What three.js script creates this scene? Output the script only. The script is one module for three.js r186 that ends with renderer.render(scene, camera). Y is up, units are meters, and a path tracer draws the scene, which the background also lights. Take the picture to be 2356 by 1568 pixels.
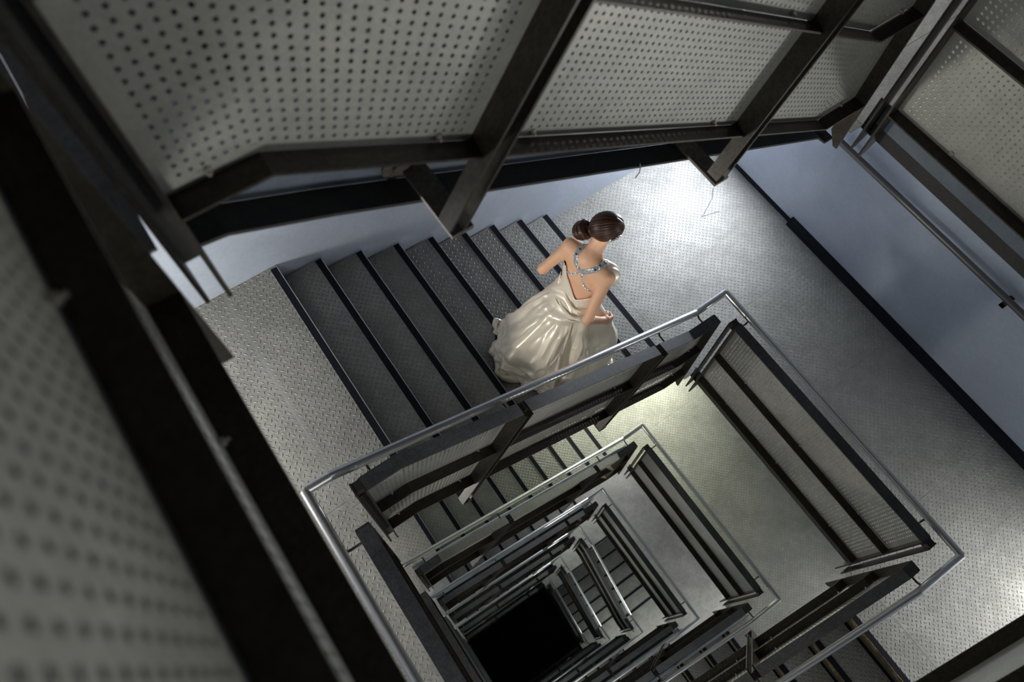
import * as THREE from 'three';
import { mergeGeometries, mergeVertices, toCreasedNormals } from 'three/addons/utils/BufferGeometryUtils.js';
import { RectAreaLightUniformsLib } from 'three/addons/lights/RectAreaLightUniformsLib.js';
RectAreaLightUniformsLib.init();

// ------------------------------------------------------------------ camera, exposure
const scene = new THREE.Scene();
scene.background = new THREE.Color(0x000000);
const camera = new THREE.PerspectiveCamera(49.272, 2356 / 1568, 0.05, 80);
{
  const X = new THREE.Vector3(0.82105, 0.02809, 0.57016), D = new THREE.Vector3(-0.51258, -0.40336, 0.758), F = new THREE.Vector3(0.25128, -0.91461, -0.31678);
  camera.position.set(-0.2179, 4.4773, 1.5938);
  camera.quaternion.setFromRotationMatrix(new THREE.Matrix4().makeBasis(X, D.clone().negate(), F.clone().negate()));
  camera.focus = 4.9; camera.userData.fStop = 2.5;
}
const renderer = new THREE.WebGLRenderer({ antialias: true });
renderer.toneMapping = THREE.LinearToneMapping;
renderer.toneMappingExposure = 1.0;
renderer.shadowMap.enabled = true;

// ------------------------------------------------------------------ measures (metres)
const R = 0.17204, T = 0.30, H = 19 * R;                 // riser, going, storey height
const zA = 0.4806, zB = 2.7717, xC = -0.4953, xA = 2.6451; // handrail lines round the well
const zW = -1.33, zE = 4.58, xE = 4.374, xW = -2.225;      // wall faces
const GP = 0.111, GF = 0.172, HT = 1.057, HM = 0.534, HB = 0.039; // guard: panel and front planes, heights of top, middle and bottom rails
const WEB = -0.08;

// ------------------------------------------------------------------ helpers
let seed = 12345;
const rnd = () => { seed = (seed * 1664525 + 1013904223) >>> 0; return seed / 4294967296; };
const V = (x, y, z) => new THREE.Vector3(x, y, z);
const used = new Map();
function numbered(n) { const k = used.get(n) || 0; used.set(n, k + 1); return k ? n + '_' + String(k).padStart(3, '0') : n; }
function shade(o) { o.traverse(m => { if (m.isMesh) { m.castShadow = true; m.receiveShadow = true; } }); return o; }
function tag(o, label, category, group) { o.userData.label = label; o.userData.category = category; if (group) o.userData.group = group; return o; }
function thing(name, label, category, pos = [0, 0, 0], rotY = 0, group) {
  const g = new THREE.Group(); g.name = numbered(name); g.position.set(...pos); g.rotation.y = rotY; scene.add(g); return tag(g, label, category, group);
}
function part(name, geo, mat, parent) { const m = new THREE.Mesh(geo, mat); m.name = name; m.castShadow = m.receiveShadow = true; parent.add(m); return m; }
function struct(name, geo, mat) { const m = part(name, geo, mat, scene); m.userData.kind = 'structure'; return m; }
function merge(list) { return mergeGeometries(list.map(g => { const n = g.index ? g.toNonIndexed() : g; for (const k of Object.keys(n.attributes)) if (!['position', 'normal', 'uv'].includes(k)) n.deleteAttribute(k); return n; })); }
// hexahedron from 8 corners: a,b,c,d (one end, going round) and e,f,g,h (other end)
function hexa(p) {
  const q = [[0, 3, 2, 1], [4, 5, 6, 7], [0, 1, 5, 4], [1, 2, 6, 5], [2, 3, 7, 6], [3, 0, 4, 7]];
  const pos = [], nor = [], uv = [];
  const c = p.reduce((s, v) => s.add(v), V(0, 0, 0)).multiplyScalar(1 / 8);
  for (const f of q) {
    let [a, b, d, e] = f.map(i => p[i]);
    let n = V(0, 0, 0).subVectors(d, a).cross(V(0, 0, 0).subVectors(e, b)).normalize();
    const m = a.clone().add(d).multiplyScalar(0.5).sub(c);
    if (n.dot(m) < 0) { [b, e] = [e, b]; n.negate(); }
    const u = Math.abs(n.x), v = Math.abs(n.y), w = Math.abs(n.z);
    for (const k of [a, b, d, a, d, e]) {
      pos.push(k.x, k.y, k.z); nor.push(n.x, n.y, n.z);
      if (v >= u && v >= w) uv.push(k.x, k.z); else if (u >= w) uv.push(k.z, k.y); else uv.push(k.x, k.y);
    }
  }
  const g = new THREE.BufferGeometry();
  g.setAttribute('position', new THREE.Float32BufferAttribute(pos, 3)); g.setAttribute('normal', new THREE.Float32BufferAttribute(nor, 3)); g.setAttribute('uv', new THREE.Float32BufferAttribute(uv, 2));
  return g;
}
const box = (x0, x1, y0, y1, z0, z1) => hexa([V(x0, y0, z0), V(x1, y0, z0), V(x1, y0, z1), V(x0, y0, z1), V(x0, y1, z0), V(x1, y1, z0), V(x1, y1, z1), V(x0, y1, z1)]);
function rod(a, b, r, seg = 14) {
  const d = V(0, 0, 0).subVectors(b, a), l = d.length(), g = new THREE.CylinderGeometry(r, r, l, seg, 1);
  g.applyQuaternion(new THREE.Quaternion().setFromUnitVectors(V(0, 1, 0), d.normalize())); g.translate((a.x + b.x) / 2, (a.y + b.y) / 2, (a.z + b.z) / 2); return g;
}
// mitred tube along a polyline
function pipe(pts, r, seg = 18, capEnds = true) {
  const out = []; const n = pts.length;
  const dirs = []; for (let i = 0; i < n - 1; i++) dirs.push(V(0, 0, 0).subVectors(pts[i + 1], pts[i]).normalize());
  const rings = []; let up = Math.abs(dirs[0].y) > 0.9 ? V(1, 0, 0) : V(0, 1, 0);
  for (let i = 0; i < n; i++) {
    const d0 = dirs[Math.max(0, i - 1)], d1 = dirs[Math.min(n - 2, i)];
    const plane = d0.clone().add(d1).normalize();
    const side = d0.clone().cross(up).normalize(), u2 = side.clone().cross(d0).normalize();
    const ring = [];
    for (let k = 0; k < seg; k++) {
      const a = k / seg * Math.PI * 2, off = side.clone().multiplyScalar(Math.cos(a) * r).addScaledVector(u2, Math.sin(a) * r);
      const t = -off.dot(plane) / d0.dot(plane); ring.push(pts[i].clone().add(off).addScaledVector(d0, t));
    }
    rings.push(ring); up = u2;
  }
  const pos = [], nor = [], uv = [];
  for (let i = 0; i < n - 1; i++) for (let k = 0; k < seg; k++) {
    const k2 = (k + 1) % seg, A = rings[i][k2], B = rings[i][k], C = rings[i + 1][k], D = rings[i + 1][k2];
    const nn = (P, i0) => { const rel = P.clone().sub(pts[i0]); rel.addScaledVector(dirs[i], -rel.dot(dirs[i])); return rel.normalize(); };
    const q = [[A, nn(A, i)], [B, nn(B, i)], [C, nn(C, i + 1)], [A, nn(A, i)], [C, nn(C, i + 1)], [D, nn(D, i + 1)]];
    for (const [P, N] of q) { pos.push(P.x, P.y, P.z); nor.push(N.x, N.y, N.z); uv.push(P.x + P.z, k / seg); }
  }
  if (capEnds) for (const [i, d] of [[0, dirs[0].clone().negate()], [n - 1, dirs[n - 2]]]) for (let k = 0; k < seg; k++)
    for (const P of [pts[i], rings[i][k], rings[i][(k + 1) % seg]]) { pos.push(P.x, P.y, P.z); nor.push(d.x, d.y, d.z); uv.push(0, 0); }
  const g = new THREE.BufferGeometry();
  g.setAttribute('position', new THREE.Float32BufferAttribute(pos, 3)); g.setAttribute('normal', new THREE.Float32BufferAttribute(nor, 3)); g.setAttribute('uv', new THREE.Float32BufferAttribute(uv, 2));
  return g;
}
// value noise, tileable
function noiseGrid(n, s) { seed = s; const a = new Float32Array(n * n); for (let i = 0; i < n * n; i++) a[i] = rnd(); return (x, y) => { x = ((x % n) + n) % n; y = ((y % n) + n) % n; const i = Math.floor(x), j = Math.floor(y), f = x - i, g = y - j, u = f * f * (3 - 2 * f), v = g * g * (3 - 2 * g), I = (i + 1) % n, J = (j + 1) % n; return (a[i + j * n] * (1 - u) + a[I + j * n] * u) * (1 - v) + (a[i + J * n] * (1 - u) + a[I + J * n] * u) * v; }; }
function texture(n, fn, srgb, repeat) {
  const d = new Uint8Array(n * n * 4);
  for (let j = 0; j < n; j++) for (let i = 0; i < n; i++) { const c = fn(i / n, j / n), k = 4 * (i + j * n); for (let q = 0; q < 3; q++) d[k + q] = Math.max(0, Math.min(255, 255 * (c.length ? c[q] : c))); d[k + 3] = 255; }
  const t = new THREE.DataTexture(d, n, n); t.wrapS = t.wrapT = THREE.RepeatWrapping; t.magFilter = THREE.LinearFilter; t.minFilter = THREE.LinearMipmapLinearFilter; t.generateMipmaps = true;
  if (srgb) t.colorSpace = THREE.SRGBColorSpace; t.repeat.set(repeat, repeat); t.needsUpdate = true; return t;
}
const N8 = noiseGrid(8, 7), N32 = noiseGrid(32, 11), N128 = noiseGrid(128, 23), N256 = noiseGrid(256, 31);
const fbm = (u, v) => 0.45 * N8(u * 8, v * 8) + 0.3 * N32(u * 32, v * 32) + 0.25 * N128(u * 128, v * 128);

// ------------------------------------------------------------------ materials
const steelTint = texture(512, (u, v) => { const f = fbm(u, v), s = N256(u * 256, v * 256); const k = 0.74 + 0.2 * (f - 0.5) + 0.1 * (s - 0.5); return [k, k, k * 0.985]; }, true, 0.6);
const steelRough = texture(512, (u, v) => { const f = fbm(u, v); return [0, 0.74 + 0.22 * (f - 0.5), 0]; }, false, 0.45);
const wallTint = texture(1024, (u, v) => { const f = fbm(u, v), s = N256(u * 256, v * 256), w = N32(u * 24, v * 9); const k = 0.93 + 0.08 * (f - 0.5) + 0.03 * (s - 0.5) - 0.1 * Math.max(0, w - 0.74); return [k, k, k]; }, true, 0.22);
const panelTint = texture(512, (u, v) => { const f = fbm(u, v), s = N256(u * 256, v * 256); const k = 0.9 + 0.16 * (f - 0.5) + 0.06 * (s - 0.5); return [k, k, k * 0.98]; }, true, 0.8);
const frameTint = texture(512, (u, v) => { const f = fbm(u, v), s = N128(u * 128, v * 128); const k = 0.8 + 0.4 * (f - 0.5) + 0.15 * (s - 0.5); return [k, k * 0.97, k * 0.93]; }, true, 1.1);
const rustTint = texture(512, (u, v) => { const f = fbm(u, v), s = N128(u * 128, v * 128); const k = 0.55 + 0.9 * (f - 0.5) + 0.3 * (s - 0.5); return [k, k * 0.9, k * 0.68]; }, true, 2.3);
const M = {
  plate: new THREE.MeshStandardMaterial({ name: 'steel plate', color: new THREE.Color(0.52, 0.515, 0.495), map: steelTint, roughness: 0.9, roughnessMap: steelRough, metalness: 0.6 }),
  nosing: new THREE.MeshPhysicalMaterial({ name: 'black nosing', color: new THREE.Color(0.006, 0.007, 0.011), roughness: 0.5, specularIntensity: 0.25 }),
  lip: new THREE.MeshStandardMaterial({ name: 'steel lip', color: new THREE.Color(0.55, 0.55, 0.54), roughness: 0.35, metalness: 0.85 }),
  rustLip: new THREE.MeshStandardMaterial({ name: 'weathered lip', color: new THREE.Color(0.5, 0.47, 0.36), map: rustTint, roughness: 0.5, metalness: 0.5 }),
  riser: new THREE.MeshStandardMaterial({ name: 'dark riser', color: new THREE.Color(0.03, 0.03, 0.032), roughness: 0.6 }),
  frame: new THREE.MeshStandardMaterial({ name: 'dark steel frame', color: new THREE.Color(0.055, 0.049, 0.04), map: frameTint, roughness: 0.42, metalness: 0.5 }),
  topRail: new THREE.MeshStandardMaterial({ name: 'grey painted rail', color: new THREE.Color(0.06, 0.067, 0.078), map: frameTint, roughness: 0.55, metalness: 0.2 }),
  panel: new THREE.MeshStandardMaterial({ name: 'grey sheet', color: new THREE.Color(0.335, 0.33, 0.305), map: panelTint, roughness: 0.46, metalness: 0.45 }),
  bracket: new THREE.MeshStandardMaterial({ name: 'galvanised bracket', color: new THREE.Color(0.15, 0.138, 0.122), map: frameTint, roughness: 0.5, metalness: 0.4 }),
  stringer: new THREE.MeshStandardMaterial({ name: 'blue grey stringer', color: new THREE.Color(0.10, 0.122, 0.155), map: panelTint, roughness: 0.55 }),
  flange: new THREE.MeshStandardMaterial({ name: 'black flange', color: new THREE.Color(0.02, 0.02, 0.018), map: frameTint, roughness: 0.7 }),
  tube: new THREE.MeshStandardMaterial({ name: 'brushed tube', color: new THREE.Color(0.56, 0.565, 0.57), roughness: 0.33, metalness: 1 }),
  darkTube: new THREE.MeshStandardMaterial({ name: 'dull tube', color: new THREE.Color(0.16, 0.155, 0.15), roughness: 0.42, metalness: 0.8 }),
  bolt: new THREE.MeshStandardMaterial({ name: 'bolt', color: new THREE.Color(0.45, 0.43, 0.38), roughness: 0.35, metalness: 0.9 }),
  wall: new THREE.MeshStandardMaterial({ name: 'painted wall', color: new THREE.Color(0.40, 0.445, 0.525), map: wallTint, roughness: 0.75 }),
  skirting: new THREE.MeshPhysicalMaterial({ name: 'skirting', color: new THREE.Color(0.006, 0.008, 0.011), roughness: 0.6, specularIntensity: 0.3 }),
  pit: new THREE.MeshStandardMaterial({ name: 'concrete', color: new THREE.Color(0.24, 0.24, 0.235), map: panelTint, roughness: 0.9 }),
  ceiling: new THREE.MeshStandardMaterial({ name: 'ceiling', color: new THREE.Color(0.12, 0.12, 0.12), roughness: 0.9 }),
  lampBody: new THREE.MeshStandardMaterial({ name: 'lamp body', color: new THREE.Color(0.3, 0.3, 0.3), roughness: 0.5, metalness: 0.4 }),
  wire: new THREE.MeshStandardMaterial({ name: 'wire', color: new THREE.Color(0.12, 0.12, 0.13), roughness: 0.6 }),
};

// ------------------------------------------------------------------ storeys
// index 0 is the storey the photographer stands on, 1 the woman's, then down
const LV = []; { let y = H; for (let i = 0; i < 8; i++) { const ab = i >= 4 ? 6 : 0; LV.push({ y, ab }); y -= (19 + ab) * R; } }
const WHERE = ["on the camera's storey", "on the woman's storey", 'one storey below her', 'two storeys below her', 'three storeys below her', 'four storeys below her', 'five storeys below her', 'six storeys below her'];
const yPit = LV[7].y - 5.5;

// ------------------------------------------------------------------ walls
const yTop = 7.4;
struct('wall_north', box(xW - 0.3, xE + 0.3, yPit - 0.3, yTop, zW - 0.3, zW), M.wall);
struct('wall_south', box(xW - 0.3, xE + 0.3, yPit - 0.3, yTop, zE, zE + 0.3), M.wall);
struct('wall_east', box(xE, xE + 0.3, yPit - 0.3, yTop, zW, zE), M.wall);
struct('wall_west', box(xW - 0.3, xW, yPit - 0.3, yTop, zW, zE), M.wall);
struct('ceiling', box(xW - 0.3, xE + 0.3, yTop, yTop + 0.3, zW - 0.3, zE + 0.3), M.ceiling);
struct('floor', box(xW - 0.3, xE + 0.3, yPit - 0.6, yPit - 0.3, zW - 0.3, zE + 0.3), M.pit);

// ------------------------------------------------------------------ diamond plate lugs
const lugGeo = (() => {
  const L = 0.0148, W = 0.0050, Hh = 0.0021, n = 10, pos = [], idx = [];
  for (const [s, y] of [[1, -0.0004], [0.72, Hh * 0.72], [0.36, Hh]]) for (let k = 0; k < n; k++) { const a = k / n * 6.28319; pos.push(Math.cos(a) * L * s, y, Math.sin(a) * W * (s < 0.5 ? s * 0.8 : s)); }
  pos.push(0, Hh, 0);
  for (let r = 0; r < 2; r++) for (let k = 0; k < n; k++) { const k2 = (k + 1) % n, a = r * n + k, b = r * n + k2; idx.push(a, a + n, b, b, a + n, b + n); }
  for (let k = 0; k < n; k++) idx.push(2 * n + k, 3 * n, 2 * n + (k + 1) % n);
  const g = new THREE.BufferGeometry(); g.setAttribute('position', new THREE.Float32BufferAttribute(pos, 3)); g.setAttribute('uv', new THREE.Float32BufferAttribute(new Float32Array(pos.length / 3 * 2), 2)); g.setIndex(idx); g.computeVertexNormals(); return g;
})();
const LP = 0.047;
function lugs(parent, x0, x1, y, z0, z1) {
  const pts = [], e = 0.012;
  for (const h of [0, 0.5]) for (let i = Math.ceil(x0 / LP - 1); i <= x1 / LP; i++) for (let j = Math.ceil(z0 / LP - 1); j <= z1 / LP; j++) { const x = (i + h) * LP, z = (j + h) * LP; if (x > x0 + e && x < x1 - e && z > z0 + e && z < z1 - e) pts.push([x, z, h ? 1 : -1]); }
  if (!pts.length) return;
  const m = new THREE.InstancedMesh(lugGeo, M.plate, pts.length), q = new THREE.Matrix4(), w = new THREE.Euler();
  pts.forEach(([x, z, h], k) => { w.set(0, h * 0.82, 0); q.makeRotationFromEuler(w); q.setPosition(x, y, z); m.setMatrixAt(k, q); });
  m.name = 'raised_lugs'; m.userData.kind = 'stuff'; m.castShadow = m.receiveShadow = true; parent.add(m);
}

// ------------------------------------------------------------------ landings
function landing(i, end) {            // end 'A': right-hand landing, 'C': left-hand landing
  const L = LV[i], two = L.ab > 0;
  const name = 'stair_landing';
  const side = end === 'C' ? 'left-hand' : 'right-hand';
  const y = end === 'C' ? L.y : L.y - 9 * R;
  const lab = two && end === 'A' ? `steel chequer plate landing at the far right of the well ${WHERE[i]}` : end === 'C' ? `steel chequer plate landing left of the well ${WHERE[i]}` : `steel chequer plate landing right of the well ${WHERE[i]}`;
  const t = thing(name, lab, 'landing', [0, y, 0]);
  const rects = [];
  const xe = xA - GP + 0.016, xw = xC + GP - 0.016, zn = zA + WEB, zs = zB - WEB;
  if (end === 'A') {
    if (!two) rects.push([8 * T, xe, zW, zn], [xe, xE, zW, 0.42], [xe, xE, 0.42, 2.56], [xe, xE, 2.56, zE], [2.27, xe, zs, zE], [xA - GF, xe, zn, zA + GF], [xA - GF, xe, zB - GF, zs]);
    else rects.push([8 * T, xe, zW, zn], [xe, xE, zW, zA + 0.45]);
  } else rects.push([xw, 0, zW, zn], [xW, xw, zW, 0.35], [xW, xw, 0.35, 2.6], [xW, xw, 2.6, zE], [xw, -0.43, zs, zE], [xw, xC + GF, zn, zA + GF], [xw, xC + GF, zB - GF, zs]);
  const plateOf = (r, g, yy) => { const p = part('floor_plate', box(r[0] + 0.0012, r[1] - 0.0012, yy - 0.008, yy, r[2] + 0.0012, r[3] - 0.0012), M.plate, g); if (i >= 1 && i <= 2) lugs(p, r[0], r[1], yy, r[2], r[3]); return p; };
  for (const r of rects) plateOf(r, t, 0);
  // edge channels towards the well
  const ch = (a, b, yy) => { // a,b plan points of web, normal towards the well on its left
    const d = V(b[0] - a[0], 0, b[1] - a[1]).normalize(), n = V(-d.z, 0, d.x);
    const P = (p, u, h) => V(p[0] + n.x * u, yy + h, p[1] + n.z * u);
    const seg = (u0, u1, h0, h1) => hexa([P(a, u0, h0), P(a, u1, h0), P(a, u1, h1), P(a, u0, h1), P(b, u0, h0), P(b, u1, h0), P(b, u1, h1), P(b, u0, h1)]);
    part('toe_plate', seg(0.0005, 0.004, end === 'A' ? 0.062 : 0.0, end === 'A' ? 0.19 : 0.03), M.stringer, t); part('edge_flange', seg(-0.012, 0.0045, -0.012, end === 'A' ? 0.0615 : -0.0005), M.flange, t);
  };
  if (end === 'A') {
    if (!two) ch([xe, zA + GF], [xe, zB - GF], 0);
    else { // lower landing at the foot of the cross flight
      const yb = -L.ab * R; const r2 = [[xe, xE, zA + 0.45 + 5 * T, zE], [2.27, xe, zs, zE]];
      const t2 = thing(name, `steel chequer plate landing at the near right of the well ${WHERE[i]}`, 'landing', [0, y + yb, 0]); for (const r of r2) plateOf(r, t2, 0);
    }
  } else ch([xw, zB - GF], [xw, zA + GF], 0);
  // joists below
  const J = [];
  const add = (x0, x1, z0, z1) => { for (let x = x0 + 0.35; x < x1 - 0.1; x += 0.6) J.push(box(x - 0.03, x + 0.03, -0.1, -0.0095, z0 + 0.02, z1 - 0.02)); };
  if (end === 'A') { if (!two) add(xe, xE, zW, zE); else add(xe, xE, zW, zA + 0.45); } else add(xW, xw, zW, zE);
  part('joists', merge(J), M.flange, t);
  return t;
}

// ------------------------------------------------------------------ flights, built in a side's own frame: x along the descent, z towards the well
function flight(i, kind) {
  const L = LV[i];
  let pos, rot, n, s0, fl, lab;
  if (kind === 'CA') { pos = [0, L.y, zA]; rot = 0; n = 9; s0 = 0; lab = i === 1 ? 'stair flight of chequer plate treads that the woman walks down' : `stair flight at the far side of the well ${WHERE[i]}`; }
  else if (kind === 'BD') { pos = [xA, L.y - 9 * R - L.ab * R, zB]; rot = Math.PI; n = 10; s0 = 0.375; lab = `stair flight at the lower right of the well ${WHERE[i]}`; }
  else { pos = [xA, L.y - 9 * R, zA]; rot = -Math.PI / 2; n = 6; s0 = 0.45; lab = `short stair flight at the right of the well ${WHERE[i]}`; }
  const t = thing('stair_flight', lab, 'stairs', pos, rot);
  const z0 = kind === 'AB' ? -(xE - xA) + 0.012 : -1.795, z1 = WEB;
  const near = i === 1 || (i === 2);
  const lipMat = kind === 'BD' ? M.rustLip : M.lip;
  for (let k = 0; k < n; k++) {
    const y = -k * R, s = s0 + k * T;
    let tr = t;
    if (k > 0) { tr = part('tread', box(s - T + 0.003, s - 0.05, y - 0.007, y, z0, z1), M.plate, t); if (near) lugs(tr, s - T, s - 0.045, y, z0, z1); }
    part('nosing', box(s - 0.05, s - 0.005, y - 0.007, y + 0.0035, z0 + 0.004, z1 - 0.004), M.nosing, tr);
    part('tread_lip', box(s - 0.005, s, y - 0.055, y + 0.0035, z0 + 0.004, z1 - 0.004), lipMat, tr);
    part('riser', box(s - 0.03, s - 0.024, y - R + 0.001, y - 0.008, z0, z1), M.riser, tr);
  }
  // stringers
  const dep = kind === 'BD' ? 0.255 : 0.36, e = s0 + (n - 1) * T;
  const pts = [[s0 - 0.33, 0.12], [s0 - 0.2, 0.1], [s0 + 0.05, -0.03], [e + 0.15, -(n - 1) * R - 0.06], [e + 0.26, -n * R], [e + 0.32, -n * R]];
  const strip = (za, zb, h0, h1) => { const out = []; for (let k = 0; k < pts.length - 1; k++) { const [a, ya] = pts[k], [b, yb] = pts[k + 1]; out.push(hexa([V(a, ya + h0, za), V(a, ya + h0, zb), V(a, ya + h1, zb), V(a, ya + h1, za), V(b, yb + h0, za), V(b, yb + h0, zb), V(b, yb + h1, zb), V(b, yb + h1, za)])); } return merge(out); };
  part('stringer', strip(WEB, WEB + 0.008, -dep, 0.012), M.stringer, t);
  part('stringer_flange', strip(WEB + 0.0085, WEB + 0.1, -dep - 0.012, -dep), M.flange, t);
  if (kind === 'CA' && i === 0) for (const x of [0.275, 1.5]) { const g = merge([new THREE.CylinderGeometry(0.045, 0.045, 0.006, 24).rotateX(Math.PI / 2), new THREE.CylinderGeometry(0.018, 0.018, 0.03, 6).rotateX(Math.PI / 2)]); part('anchor_bolt', g, M.bracket, t).position.set(x, -R / T * x - 0.3, WEB + 0.014); }
  part('wall_stringer', strip(z0 - 0.002, z0 + 0.006, -dep, -0.2), M.stringer, t);
  part('soffit', strip(z0 + 0.01, WEB - 0.001, -dep + 0.05, -dep + 0.06), M.flange, t);
  return t;
}

// ------------------------------------------------------------------ guards
const lineAt = (pts, s) => { if (s <= pts[0][0]) return pts[0][1]; for (let k = 1; k < pts.length; k++) if (s <= pts[k][0]) { const [a, ya] = pts[k - 1], [b, yb] = pts[k]; return ya + (yb - ya) * (s - a) / (b - a); } return pts[pts.length - 1][1]; };
function perforated(bay, h0, h1, line, walls, pitch) {
  const { L: sL, R: sR } = bay, pos = [], nor = [], uv = [];
  const W = sR((h0 + h1) / 2) - sL((h0 + h1) / 2), nu = Math.max(2, Math.round((W - 0.06) / pitch)), nv = Math.max(2, Math.round((h1 - h0 - 0.05) / pitch));
  const at = (u, h) => { const s = sL(h) + (sR(h) - sL(h)) * u; return [s, lineAt(line, s) + h]; };
  const mu = 0.03 / W, r = 0.0058, B = 8;
  const tri = (P, n) => { for (const p of P) { pos.push(p[0], p[1], p[2] ?? GP); nor.push(...n); uv.push(p[0], p[1]); } };
  const F = [0, 0, 1];
  const quad = (a, b, c, d, n = F) => { tri([a, b, c], n); tri([a, c, d], n); };
  const U = k => mu + (1 - 2 * mu) * k / nu, Hh = k => h0 + 0.025 + (h1 - h0 - 0.05) * k / nv;
  for (let a = 0; a < nu; a++) for (let b = 0; b < nv; b++) {
    const u0 = U(a), u1 = U(a + 1), y0 = Hh(b), y1 = Hh(b + 1), um = (u0 + u1) / 2, ym = (y0 + y1) / 2;
    const ring = [at(u1, ym), at(u1, y1), at(um, y1), at(u0, y1), at(u0, ym), at(u0, y0), at(um, y0), at(u1, y0)];
    const c = at(um, ym), hole = [];
    for (let k = 0; k < B; k++) { const q = k * Math.PI / 4; hole.push([c[0] + r * Math.cos(q), c[1] + r * Math.sin(q)]); }
    for (let k = 0; k < B; k++) {
      const k2 = (k + 1) % B; quad(hole[k], ring[k], ring[k2], hole[k2]);
      if (walls) { const q = (k + 0.5) * Math.PI / 4, n = [-Math.cos(q), -Math.sin(q), 0]; quad([...hole[k], GP], [...hole[k2], GP], [...hole[k2], GP - 0.004], [...hole[k], GP - 0.004], n); }
    }
  }
  // plain margin round the holes
  const NS = 24;
  for (const [a, b] of [[h0, Hh(0)], [Hh(nv), h1]]) for (let k = 0; k < NS; k++) quad(at(k / NS, a), at((k + 1) / NS, a), at((k + 1) / NS, b), at(k / NS, b));
  for (const [a, b] of [[0, mu], [1 - mu, 1]]) for (let k = 0; k < nv; k++) quad(at(a, Hh(k)), at(b, Hh(k)), at(b, Hh(k + 1)), at(a, Hh(k + 1)));
  const g = new THREE.BufferGeometry();
  g.setAttribute('position', new THREE.Float32BufferAttribute(pos, 3)); g.setAttribute('normal', new THREE.Float32BufferAttribute(nor, 3)); g.setAttribute('uv', new THREE.Float32BufferAttribute(uv, 2)); return g;
}
// plain sheet with thickness, for storeys where the holes cannot be told apart
function sheet(bay, h0, h1, line) {
  const brk = [0, 1]; const W = bay.R(h0) - bay.L(h0);
  for (const [s] of line) { const u = (s - bay.L((h0 + h1) / 2)) / W; if (u > 0.01 && u < 0.99) brk.push(u); } brk.sort((a, b) => a - b);
  const at = (u, h, n) => { const s = bay.L(h) + (bay.R(h) - bay.L(h)) * u; return V(s, lineAt(line, s) + h, n); };
  const out = []; for (let k = 0; k < brk.length - 1; k++) out.push(hexa([at(brk[k], h0, GP - 0.004), at(brk[k], h1, GP - 0.004), at(brk[k], h1, GP), at(brk[k], h0, GP), at(brk[k + 1], h0, GP - 0.004), at(brk[k + 1], h1, GP - 0.004), at(brk[k + 1], h1, GP), at(brk[k + 1], h0, GP)]));
  return merge(out);
}
function shelf(bay, h, line, n0, n1, th) {     // horizontal rail plate along a bay
  const brk = [0, 1], W = bay.R(h) - bay.L(h);
  for (const [s] of line) { const u = (s - bay.L(h)) / W; if (u > 0.01 && u < 0.99) brk.push(u); } brk.sort((a, b) => a - b);
  const at = (u, d, n) => { const s = bay.L(h) + W * u; return V(s, lineAt(line, s) + h + d, n); };
  const out = []; for (let k = 0; k < brk.length - 1; k++) out.push(hexa([at(brk[k], -th, n0), at(brk[k], 0, n0), at(brk[k], 0, n1), at(brk[k], -th, n1), at(brk[k + 1], -th, n0), at(brk[k + 1], 0, n0), at(brk[k + 1], 0, n1), at(brk[k + 1], -th, n1)]));
  return merge(out);
}
const boltGeo = (() => { const g = merge([new THREE.CylinderGeometry(0.0085, 0.0085, 0.008, 6).translate(0, 0.004, 0), new THREE.CylinderGeometry(0.004, 0.0045, 0.016, 8).translate(0, 0.008, 0)]); g.rotateX(Math.PI / 2); return g; })();
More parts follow.
